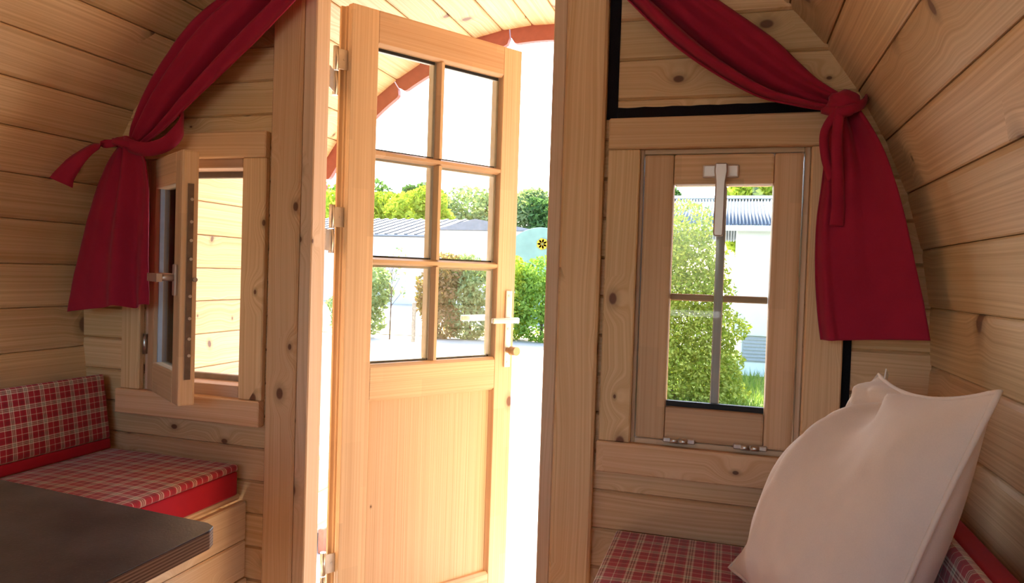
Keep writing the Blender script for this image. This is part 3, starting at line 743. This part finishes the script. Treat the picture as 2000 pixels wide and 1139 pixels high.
rL = [(-1.704, 1.392), (-1.655, 1.352), (-1.630, 1.27), (-1.622, 1.17), (-1.618, 1.06), (-1.614, 0.98), (-1.610, 0.925)]
lL = [(-1.748, 1.394), (-1.788, 1.345), (-1.822, 1.27), (-1.852, 1.17), (-1.880, 1.06), (-1.902, 0.97), (-1.916, 0.893)]
def f4(s, t):
    ridge = 1.1*math.exp(-((s-0.40+0.05*t)/0.10)**2)-1.3*math.exp(-((s-0.24)/0.08)**2)*t
    fan = (1-t)**1.6*(0.5*pleat(s, 2.4, 0.2)+0.25*pleat(s, 4.0, 1.0))
    return 0.6*ridge+fan+0.35*math.sin(3*s)+0.5*math.exp(-((s-0.06)/0.07)**2)*t
drape('drop', rL, lL, lambda t: -0.085-0.022*math.sin(min(1, t*1.3)*math.pi/2), lambda t: 0.014+0.022*t, f4, 60, 60, cl, RED, hem=0.010)
lump('tie_knot', (-1.725, -0.098, 1.392), (0.028, 0.026, 0.018), cl, RED, 5)
strap('tie_band', [(-1.775, -0.06, 1.390), (-1.755, -0.112, 1.392), (-1.722, -0.126, 1.388), (-1.690, -0.110, 1.384), (-1.675, -0.06, 1.386)], 0.018, (0, 0, 1), cl, RED)
strap('tie_tail', [(-1.735, -0.118, 1.388), (-1.775, -0.150, 1.372), (-1.800, -0.185, 1.330), (-1.822, -0.205, 1.285), (-1.832, -0.210, 1.262)], 0.058, (0.75, 0.55, 0.35), cl, RED, taper=lambda t: 0.3+0.75*t)
strap('tie_loop', [(-1.715, -0.110, 1.386), (-1.64, -0.112, 1.368), (-1.575, -0.100, 1.385), (-1.545, -0.085, 1.430), (-1.560, -0.06, 1.480), (-1.60, -0.045, 1.500)], 0.040, (0.2, -0.3, 0.9), cl, RED)

# ------------------------------------------------------------------ pillow
LINEN = fabric('beige_linen', (0.74, 0.62, 0.525), 0.9, 600.0, 0.2, 0.05)
BL, TL, TR, BR = Vector((0.02, -0.205, 0.452)), Vector((0.268, -0.295, 0.885)), Vector((0.318, -0.745, 0.925)), Vector((0.175, -0.73, 0.450))
pw = tag(empty('pillow', (0.05, -0.46, 0.44)), 'large beige linen pillow leaning on the right bench', 'pillow')
PO = Vector(pw.location)
def pillow_half(sign, name):
    n = 56; V, F = [], []
    nrm = ((TR-BL).cross(TL-BR)).normalized()
    if nrm.x > 0: nrm = -nrm       # towards the room
    for i in range(n+1):
        v = i/n
        for j in range(n+1):
            u = j/n
            a, c = 2*u-1, 2*v-1
            # edges pulled in between the corners
            pin = 0.045
            uu = u+pin*(-a)*(1-c*c)*abs(a)**3*1.0; vv = v+pin*(-c)*(1-a*a)*abs(c)**3*1.25
            p = BL.lerp(BR, uu).lerp(TL.lerp(TR, uu), vv)
            h = max(0.0, 1-abs(a)**2.4)**0.62*max(0.0, 1-abs(c)**2.4)**0.62
            bulge = 0.098 if sign > 0 else 0.095
            bulge *= 1.0-0.28*(v**2)
            w_ = 0.0
            if sign > 0: h *= 1.0+0.42*math.exp(-abs(u-0.50+0.12*v)/0.13)*min(1, (1-v)*5)-0.35*math.exp(-(v/0.35)**2-((u-0.1)/0.3)**2)
            # wrinkles fanning from the sunk top edge and ripples at the corners
            if sign > 0:
                du, dv = u-0.42, 1.0-v
                ang = math.atan2(du, dv+0.02); rr = math.hypot(du, dv)
                w_ += 0.026*math.exp(-(rr/0.42)**2)*math.cos(ang*5.0+0.7)*min(1, rr*7)
                w_ -= 0.045*math.exp(-((du)/0.06)**2-(dv/0.20)**2)
                w_ += 0.012*mnoise.noise(Vector((u*4+2*v, v*3, 1)))+0.003*mnoise.noise(Vector((u*14, v*9, 4)))
                w_ += 0.010*math.exp(-((u-0.14)/0.12)**2-((v-0.90)/0.12)**2)*math.sin(u*48+v*20)
                w_ -= 0.016*math.exp(-(((u-0.42)+0.25*(v-0.5))/0.05)**2)*math.exp(-((v-0.62)/0.26)**2)
            V.append(p+nrm*sign*(h*bulge+w_*min(1, h*2.5))-PO)
    W = n+1
    for i in range(n):
        for j in range(n): F.append((i*W+j, i*W+j+1, (i+1)*W+j+1, (i+1)*W+j))
    return mesh_from(name, V, F, True), nrm
me, NR = pillow_half(1, 'front_cover'); link('front_cover', me, LINEN, pw)
me, _ = pillow_half(-1, 'back_cover'); link('back_cover', me, LINEN, pw)
# corded seam
seam = []
def pedge(u, v):
    a, c = 2*u-1, 2*v-1; pin = 0.045
    uu = u+pin*(-a)*(1-c*c)*abs(a)**3; vv = v+pin*(-c)*(1-a*a)*abs(c)**3*1.25
    return BL.lerp(BR, uu).lerp(TL.lerp(TR, uu), vv)-PO
loop = [pedge(i/30, 0) for i in range(30)]+[pedge(1, i/30) for i in range(30)]+[pedge(1-i/30, 1) for i in range(30)]+[pedge(0, 1-i/30) for i in range(30)]
cu = bpy.data.curves.new('seam', 'CURVE'); cu.dimensions = '3D'; cu.bevel_depth = 0.0042; cu.bevel_resolution = 2
spc = cu.splines.new('POLY'); spc.points.add(len(loop)-1); spc.use_cyclic_u = True
for p_, q in zip(spc.points, loop): p_.co = (*q, 1)
tmp = bpy.data.objects.new('tmp', cu); COL.objects.link(tmp)
dg = bpy.context.evaluated_depsgraph_get(); me = bpy.data.meshes.new_from_object(tmp.evaluated_get(dg))
bpy.data.objects.remove(tmp); me.materials.clear(); me.polygons.foreach_set('use_smooth', [True]*len(me.polygons))
link('seam', me, LINEN, pw)
bm = bmesh.new(); boxbm(bm, -0.012, 0.012, -0.001, 0.001, 0, 0.020)
tg = bmobj('care_tag', bm, simple('white_tag', (0.85, 0.85, 0.88), 0.7, 0.2), pw); tg.location = pedge(0.10, 1)+Vector((0.002, 0, -0.002)); tg.rotation_euler = (0, R(35), R(70))
tag(tg, 'small white care tag')

# ------------------------------------------------------------------ outdoors: ground
GZ = -0.42
m, nt_, out = newmat('paved_ground'); b = NB(nt_)
tc = b.n('ShaderNodeTexCoord'); nz = b.noise(tc.outputs['Object'], 0.6, 6.0, 0.6); n2 = b.noise(tc.outputs['Object'], 30.0, 4.0, 0.7)
col = b.mix(b.maprange(nz, 0.3, 0.7), (0.46, 0.42, 0.38), (0.58, 0.55, 0.50)); col = b.mix(b.maprange(n2, 0.5, 0.8, 0, 0.5), col, (0.34, 0.31, 0.27))
b.l(b.bsdf(col, 0.9, 0.2, bump=n2, bstr=0.4, bdist=0.01), out.inputs[0]); PAVE = m
gr = link('ground', mesh_from('ground', [(-90, -40, GZ), (70, -40, GZ), (70, 120, GZ), (-90, 120, GZ)], [(0, 1, 2, 3)]), PAVE)
tag(gr, 'pale sunlit paved yard outside the doorway', 'ground', kind='structure')
LAWN = simple('lawn_soil', (0.16, 0.22, 0.06), 0.95, 0.1, 0.0, 0.4, 6)
lawn = link('lawn', mesh_from('lawn', [(-1.6, 5.2, GZ+0.012), (9, 4.6, GZ+0.012), (9, 14, GZ+0.012), (-1.6, 14, GZ+0.012)], [(0, 1, 2, 3)]), LAWN)
tag(lawn, 'green lawn beside the white caravan outside the right window', 'lawn', kind='structure')
verge = link('verge', mesh_from('verge', [(-14, 11.3, GZ+0.012), (-1.7, 13.9, GZ+0.012), (-1.7, 17, GZ+0.012), (-14, 16, GZ+0.012)], [(0, 1, 2, 3)]), simple('dry_verge', (0.42, 0.36, 0.20), 0.95, 0.1, 0.0, 0.3, 5))
tag(verge, 'dry sandy verge under the hedge across the yard', 'verge', kind='structure')

def quads(centres, size, jitter=0.4, up_bias=0.0):
    V, F = [], []
    for c in centres:
        s = size*(1+jitter*(random.random()*2-1))
        nrm = Vector((random.gauss(0, 1), random.gauss(0, 1), random.gauss(0, 1)+up_bias)).normalized()
        a = nrm.orthogonal().normalized(); a.rotate(Matrix.Rotation(random.random()*6.28, 3, nrm)); d = nrm.cross(a)
        i = len(V)
        V += [c-a*s, c+d*s*0.45, c+a*s, c-d*s*0.45]; F.append((i, i+1, i+2, i+3))
    return V, F
def blob_points(blobs, n):
    """points in the outer shells of ellipsoids (centre, radii)"""
    out_ = []; tot = sum(r[0]*r[1]+r[1]*r[2]+r[0]*r[2] for _, r in blobs)
    for c, r in blobs:
        k_ = int(n*(r[0]*r[1]+r[1]*r[2]+r[0]*r[2])/tot)
        for _ in range(k_):
            v = Vector((random.gauss(0, 1), random.gauss(0, 1), random.gauss(0, 1))).normalized()
            q = 1-0.35*random.random()**1.6+0.10*mnoise.noise(v*3+Vector(c))
            out_.append(Vector(c)+Vector((v.x*r[0], v.y*r[1], v.z*r[2]))*q)
    return out_
L_DARK = leaf('leaf_dark', (0.059, 0.133, 0.04), (0.146, 0.252, 0.093))
L_MID = leaf('leaf_mid', (0.137, 0.25, 0.037), (0.3, 0.449, 0.1))
L_YEL = leaf('leaf_yellow_green', (0.232, 0.337, 0.032), (0.463, 0.527, 0.084))
L_RED = leaf('leaf_copper', (0.203, 0.187, 0.07), (0.39, 0.234, 0.133))
L_GREY = leaf('leaf_grey_green', (0.187, 0.265, 0.117), (0.359, 0.437, 0.218))
BARK = simple('bark', (0.14, 0.10, 0.07), 0.9, 0.1, 0.0, 0.3, 20, 0.5, 0.01)
def plant(name, label, cat, base, blobs, n, size, mat, trunk_r=0.05, trunk_h=1.0, group=None, stems=1):
    root = tag(empty(name, base), label, cat, group)
    B = Vector(base)
    V, F = quads(blob_points(blobs, n), size)
    link('foliage', mesh_from('foliage', [v-B for v in V], F), mat, root)
    bm = bmesh.new()
    for i in range(stems):
        c = Vector(blobs[i % len(blobs)][0])-B
        p = Vector((c.x*0.25, c.y*0.25, 0)) if stems > 1 else Vector((0, 0, 0))
        cyl_into(bm, p, p.lerp(c, 0.55), trunk_r, trunk_r*0.6, 8); cyl_into(bm, p.lerp(c, 0.55), c, trunk_r*0.6, trunk_r*0.25, 8)
    bmobj('trunk', bm, BARK, root)
    return root
# hedge shrubs across the yard
hedge = [(-9.4, 11.6, 1.75, 0.75, L_MID, 'clipped green hedge shrub just right of the left door post'),
         (-7.55, 12.0, 1.35, 0.62, L_GREY, 'grey green hedge shrub at the left edge of the door glass'),
         (-6.05, 12.6, 1.55, 0.50, L_RED, 'copper leaved shrub behind the upright glazing bar of the door'),
         (-5.45, 12.9, 1.55, 0.55, L_GREY, 'olive green shrub in the lower right pane of the door'),
         (-4.75, 13.2, 1.60, 0.55, L_YEL, 'yellow green shrub beside the door handle plate'),
         (-3.90, 13.3, 1.55, 0.62, L_MID, 'bright green shrub between the open door and the right post'),
         (-3.0, 13.6, 1.5, 0.6, L_MID, 'green shrub partly behind the right door post')]
for (x, y, h, r, mat, lab) in hedge:
    blobs = [((x+random.uniform(-.15, .15), y+random.uniform(-.1, .1), GZ+h*q), (r*random.uniform(.8, 1.1), r*0.8, h*0.26)) for q in (0.25, 0.5, 0.72, 0.95)]
    plant('hedge_shrub', lab, 'shrub', (x, y, GZ+0.012), blobs, 4200, 0.055, mat, 0.03, 0.6, 'hedge across the yard', 3)
# sapling with thin branches and a wooden post
sp2 = tag(empty('sapling', (-6.75, 11.7, GZ+0.012)), 'thin young tree in front of the bright gap in the hedge', 'tree')
bm = bmesh.new(); cyl_into(bm, (0, 0, 0), (0.02, 0, 1.1), 0.018, 0.012, 8)
tips = []
for i in range(9):
    z = 0.7+i*0.09; a = i*2.4; l_ = 0.30-0.015*i
    e = Vector((math.cos(a)*l_, math.sin(a)*l_*0.6, z+0.35)); cyl_into(bm, (0.015, 0, z), e, 0.007, 0.003, 6); tips.append(e)
bmobj('stem', bm, BARK, sp2)
V, F = quads([t+Vector((random.gauss(0, .06), random.gauss(0, .06), random.gauss(0, .07))) for t in tips for _ in range(14)], 0.04)
link('leaves', mesh_from('leaves', V, F), L_GREY, sp2)
ps = tag(prism('wooden_post', [(0.045*math.cos(i*math.pi/4), 0.045*math.sin(i*math.pi/4)) for i in range(8)], 0, 0.80, 'z', simple('weathered_post', (0.36, 0.28, 0.20), 0.9, 0.1, 0, 0.25, 25), None, 0.006), 'short weathered wooden post in front of the hedge', 'post')
ps.location = (-6.12, 11.5, GZ+0.012)

# trees on the skyline
trees = [(-27.5, 49, 7.4, 2.6, L_DARK, 'dark round tree on the skyline, leftmost through the door glass'),
         (-23.2, 50, 7.3, 1.8, L_DARK, 'dark tree top rising behind the yellow green trees'),
         (-24.6, 42, 5.6, 2.6, L_YEL, 'yellow green tree behind the metal roof, left of the glazing bar'),
         (-20.4, 42, 5.9, 2.2, L_YEL, 'yellow green tree behind the metal roof, next to the glazing bar'),
         (-19.3, 50, 7.0, 2.8, L_GREY, 'grey green tree seen in the middle right pane of the door'),
         (-16.0, 51, 6.6, 2.2, L_GREY, 'loose grey green tree near the latch stile of the door'),
         (-12.4, 50, 6.0, 2.2, L_DARK, 'dark tree beside the right door post'),
         (-33.0, 48, 7.0, 3.0, L_MID, 'green tree in the gap at the hinge side of the door'),
         (1.35, 38, 6.9, 1.7, L_YEL, 'yellow green tree above the corrugated roof, beside the window handle'),
         (3.6, 46, 7.6, 1.9, L_MID, 'mid green tree above the right end of the corrugated roof'),
         (-4.0, 46, 7.1, 1.2, L_DARK, 'small dark tree top at the left edge of the right window')]
for (x, y, h, r, mat, lab) in trees:
    h *= 1.20 if x < -8 else 1.08
    blobs = [((x, y, GZ+h*0.62), (r, r, h*0.34))]
    for i in range(7):
        a = i*0.9+random.random(); blobs.append(((x+math.cos(a)*r*0.7, y+math.sin(a)*r*0.6, GZ+h*(0.45+0.42*random.random())), (r*0.5, r*0.5, h*0.16)))
    plant('tree', lab, 'tree', (x, y, GZ), blobs, 7000, 0.21, mat, 0.16, 2.5, 'trees on the skyline')

# thuja beside the right window, with the lawn tufts
blobs = []
for i in range(11):
    q = i/10; z = GZ+0.15+q*1.95; rr = 0.88*(1-0.55*q**2.2)*(0.86 if i % 2 else 1.0)
    blobs.append(((-0.62+0.05*math.sin(i*2), 6.9, z), (rr, rr*0.85, 0.30)))
plant('thuja', 'tall yellow green conifer filling the left half of the right window', 'shrub', (-0.62, 6.9, GZ+0.012), blobs, 30000, 0.027, leaf('leaf_thuja', (0.172, 0.226, 0.023), (0.406, 0.413, 0.094), 0.35), 0.06, 1.5)
tufts = []
for _ in range(7000):
    x, y = random.uniform(-1.4, 2.4), random.uniform(5.4, 9.6); tufts.append((x, y))
V, F = [], []
for (x, y) in tufts:
    a = random.random()*6.28; h = random.uniform(.06, .20); w_ = 0.008; dx, dy = math.cos(a)*w_, math.sin(a)*w_; lx, ly = random.gauss(0, .05), random.gauss(0, .05); i = len(V)
    V += [(x-dx, y-dy, GZ+0.012), (x+dx, y+dy, GZ+0.012), (x+lx, y+ly, GZ+h)]; F.append((i, i+1, i+2))
tag(link('grass', mesh_from('grass', V, F), leaf('grass_blades', (0.12, 0.22, 0.04), (0.30, 0.36, 0.10))), 'long grass blades around the foot of the conifer', 'grass', kind='stuff')

# white caravan-like building outside the right window
WHITE = simple('white_cladding', (0.66, 0.68, 0.70), 0.5, 0.4, 0.0, 0.02)
bd = tag(empty('building', (2.2, 11.2, GZ)), 'white building with a grey corrugated roof outside the right window', 'building')
BX0, BX1, BY0, BY1, BEZ = 0.06, 5.5, 9.75, 13.0, 1.86
rel(bd, 'wall', BX0, BX1, BY0, BY1, 0.21, BEZ, WHITE, 0.01)
rel(bd, 'skirt', BX0+0.12, BX1-0.1, BY0+0.05, BY1, GZ+0.0, 0.2095, simple('skirt_white', (0.72, 0.74, 0.75), 0.6, 0.3, 0, 0.03), 0.005)
vt = rel(bd, 'vent_panel', 0.20, 0.80, BY0+0.034, BY0+0.049, -0.19, 0.205, simple('vent_grey', (0.35, 0.36, 0.37), 0.6, 0.3, 0, 0.05), 0.003)
for i in range(7): box('vent_slat', 0.22-2.2, 0.78-2.2, BY0+0.022-11.2, BY0+0.033-11.2, -0.17+i*0.053-GZ, -0.145+i*0.053-GZ, MATS['vent_grey'], vt, 0.002)
rel(bd, 'gutter', BX0-1.6, BX1+0.2, BY0-0.26, BY0-0.20, BEZ-0.06, BEZ+0.02, WHITE, 0.01)
# corrugated roof sheet rising away from the eave
CORR = simple('corrugated_grey', (0.17, 0.19, 0.22), 0.55, 0.4, 0.2, 0.06, 3)
V, F = [], []; NX = 1120
for j, (yy, zz) in enumerate(((BY0-0.25, BEZ+0.03), ((BY0+BY1)/2+0.4, 2.52))):
    for i in range(NX+1):
        x = BX0-1.6+(BX1-BX0+1.9)*i/NX; V.append((x-2.2, yy-11.2, zz+0.022*math.sin(i*2*math.pi/8)-GZ))
for i in range(NX): F.append((i, i+1, NX+2+i, NX+1+i))
rf = link('roof_sheet', mesh_from('roof_sheet', V, F, True), CORR, bd); md = rf.modifiers.new('t', 'SOLIDIFY'); md.thickness = 0.006
V2 = [(v[0], -(v[1]-(((BY0+BY1)/2+0.4)-11.2))+(((BY0+BY1)/2+0.4)-11.2), v[2]) for v in V]
rf2 = link('roof_sheet', mesh_from('roof_sheet', V2, F, True), CORR, bd); md = rf2.modifiers.new('t', 'SOLIDIFY'); md.thickness = 0.006
rel(bd, 'ridge_cap', BX0-1.6, BX1+0.3, 11.70, 11.85, 2.515, 2.575, WHITE, 0.01)
prism('gable', [(BY0-11.2, BEZ-GZ), (13.0-11.2, BEZ-GZ), (11.775-11.2, 2.49-GZ)], BX0-2.2, BX0-2.2+0.05, 'x', WHITE, bd)

# long white hall with a metal roof across the yard
hb = tag(empty('building', (-14, 29, GZ)), 'long white hall with a pale metal roof behind the hedge', 'building')
rel(hb, 'wall', -22, -11.6, 25.7, 34.2, GZ, 2.44, WHITE, 0.02)
RIBR = simple('pale_metal_roof', (0.20, 0.22, 0.25), 0.5, 0.5, 0.3, 0.03, 2)
prism('roof', [(25.4-29, 2.52-GZ), (30-29, 3.50-GZ), (34.5-29, 2.52-GZ), (34.5-29, 2.45-GZ), (25.4-29, 2.45-GZ)], -22.3+14, -11.5+14, 'x', RIBR, hb, 0.01)
for i in range(24):
    x = -22.2+i*0.455+14
    prism('roof_rib', [(25.4-29, 2.522-GZ), (30-29, 3.502-GZ), (30-29, 3.55-GZ), (25.4-29, 2.57-GZ)], x, x+0.12, 'x', simple('roof_rib_grey', (0.07, 0.08, 0.10), 0.5, 0.5, 0.3, 0.03), hb)
h2 = tag(empty('building', (-9.6, 27, GZ)), 'white house with a low grey gable behind the door glass', 'building')
rel(h2, 'wall', -11.3, -7.4, 24.25, 30.0, GZ, 2.66, WHITE, 0.02)
prism('roof', [(-11.0+9.6, 2.72-GZ), (-9.5+9.6, 3.10-GZ), (-7.2+9.6, 2.72-GZ), (-7.2+9.6, 2.665-GZ), (-11.4+9.6, 2.665-GZ)], 24.1-27, 30-27, 'y', simple('grey_tiles', (0.20, 0.20, 0.22), 0.7, 0.3, 0, 0.1, 8), h2)
# pale green domed hut with a yellow blossom painted on it
dm = tag(empty('domed_hut', (-5.4, 19.5, GZ)), 'pale green domed hut with a yellow blossom painted on its end', 'hut')
dpts = [(-1.55*math.cos(math.pi*i/24)*1.0, 0.9+1.95*math.sin(math.pi*i/24)) for i in range(25)]
dpts = [(-1.55, 0.0)] + dpts + [(1.55, 0.0)]
prism('shell', [(p[0], p[1]) for p in dpts], -0.9, 2.2, 'y', simple('pale_green_paint', (0.20, 0.31, 0.26), 0.6, 0.3, 0, 0.12, 2), dm, 0.01)
bm = bmesh.new()
for i in range(7):
    a = i*2*math.pi/7; cx_, cz_ = 0.06+0.10*math.cos(a), 2.36+0.10*math.sin(a)
    cyl_into(bm, (cx_, -0.93, cz_), (cx_, -0.905, cz_), 0.075, None, 10)
fl = bmobj('painted_blossom', bm, simple('yellow_paint', (0.55, 0.33, 0.02), 0.6, 0.3, 0, 0.1), dm)
# grey terrace of planks beyond the porch, seen through the hinge gap
tr = tag(empty('terrace', (-2.4, 2.3, GZ)), 'grey plank terrace seen through the gap at the door hinges', 'deck', kind='structure')
for i in range(9):
    box('deck_board', -0.75, 0.42, -0.85+i*0.22, -0.85+i*0.22+0.212, 0.10, 0.13, greywood('x'), tr, 0.004)
box('edge_board', 0.425, 0.455, -0.86, 1.13, 0.0, 0.13, simple('brick_red_board', (0.40, 0.16, 0.10), 0.7, 0.3, 0, 0.15, 20), tr, 0.004)
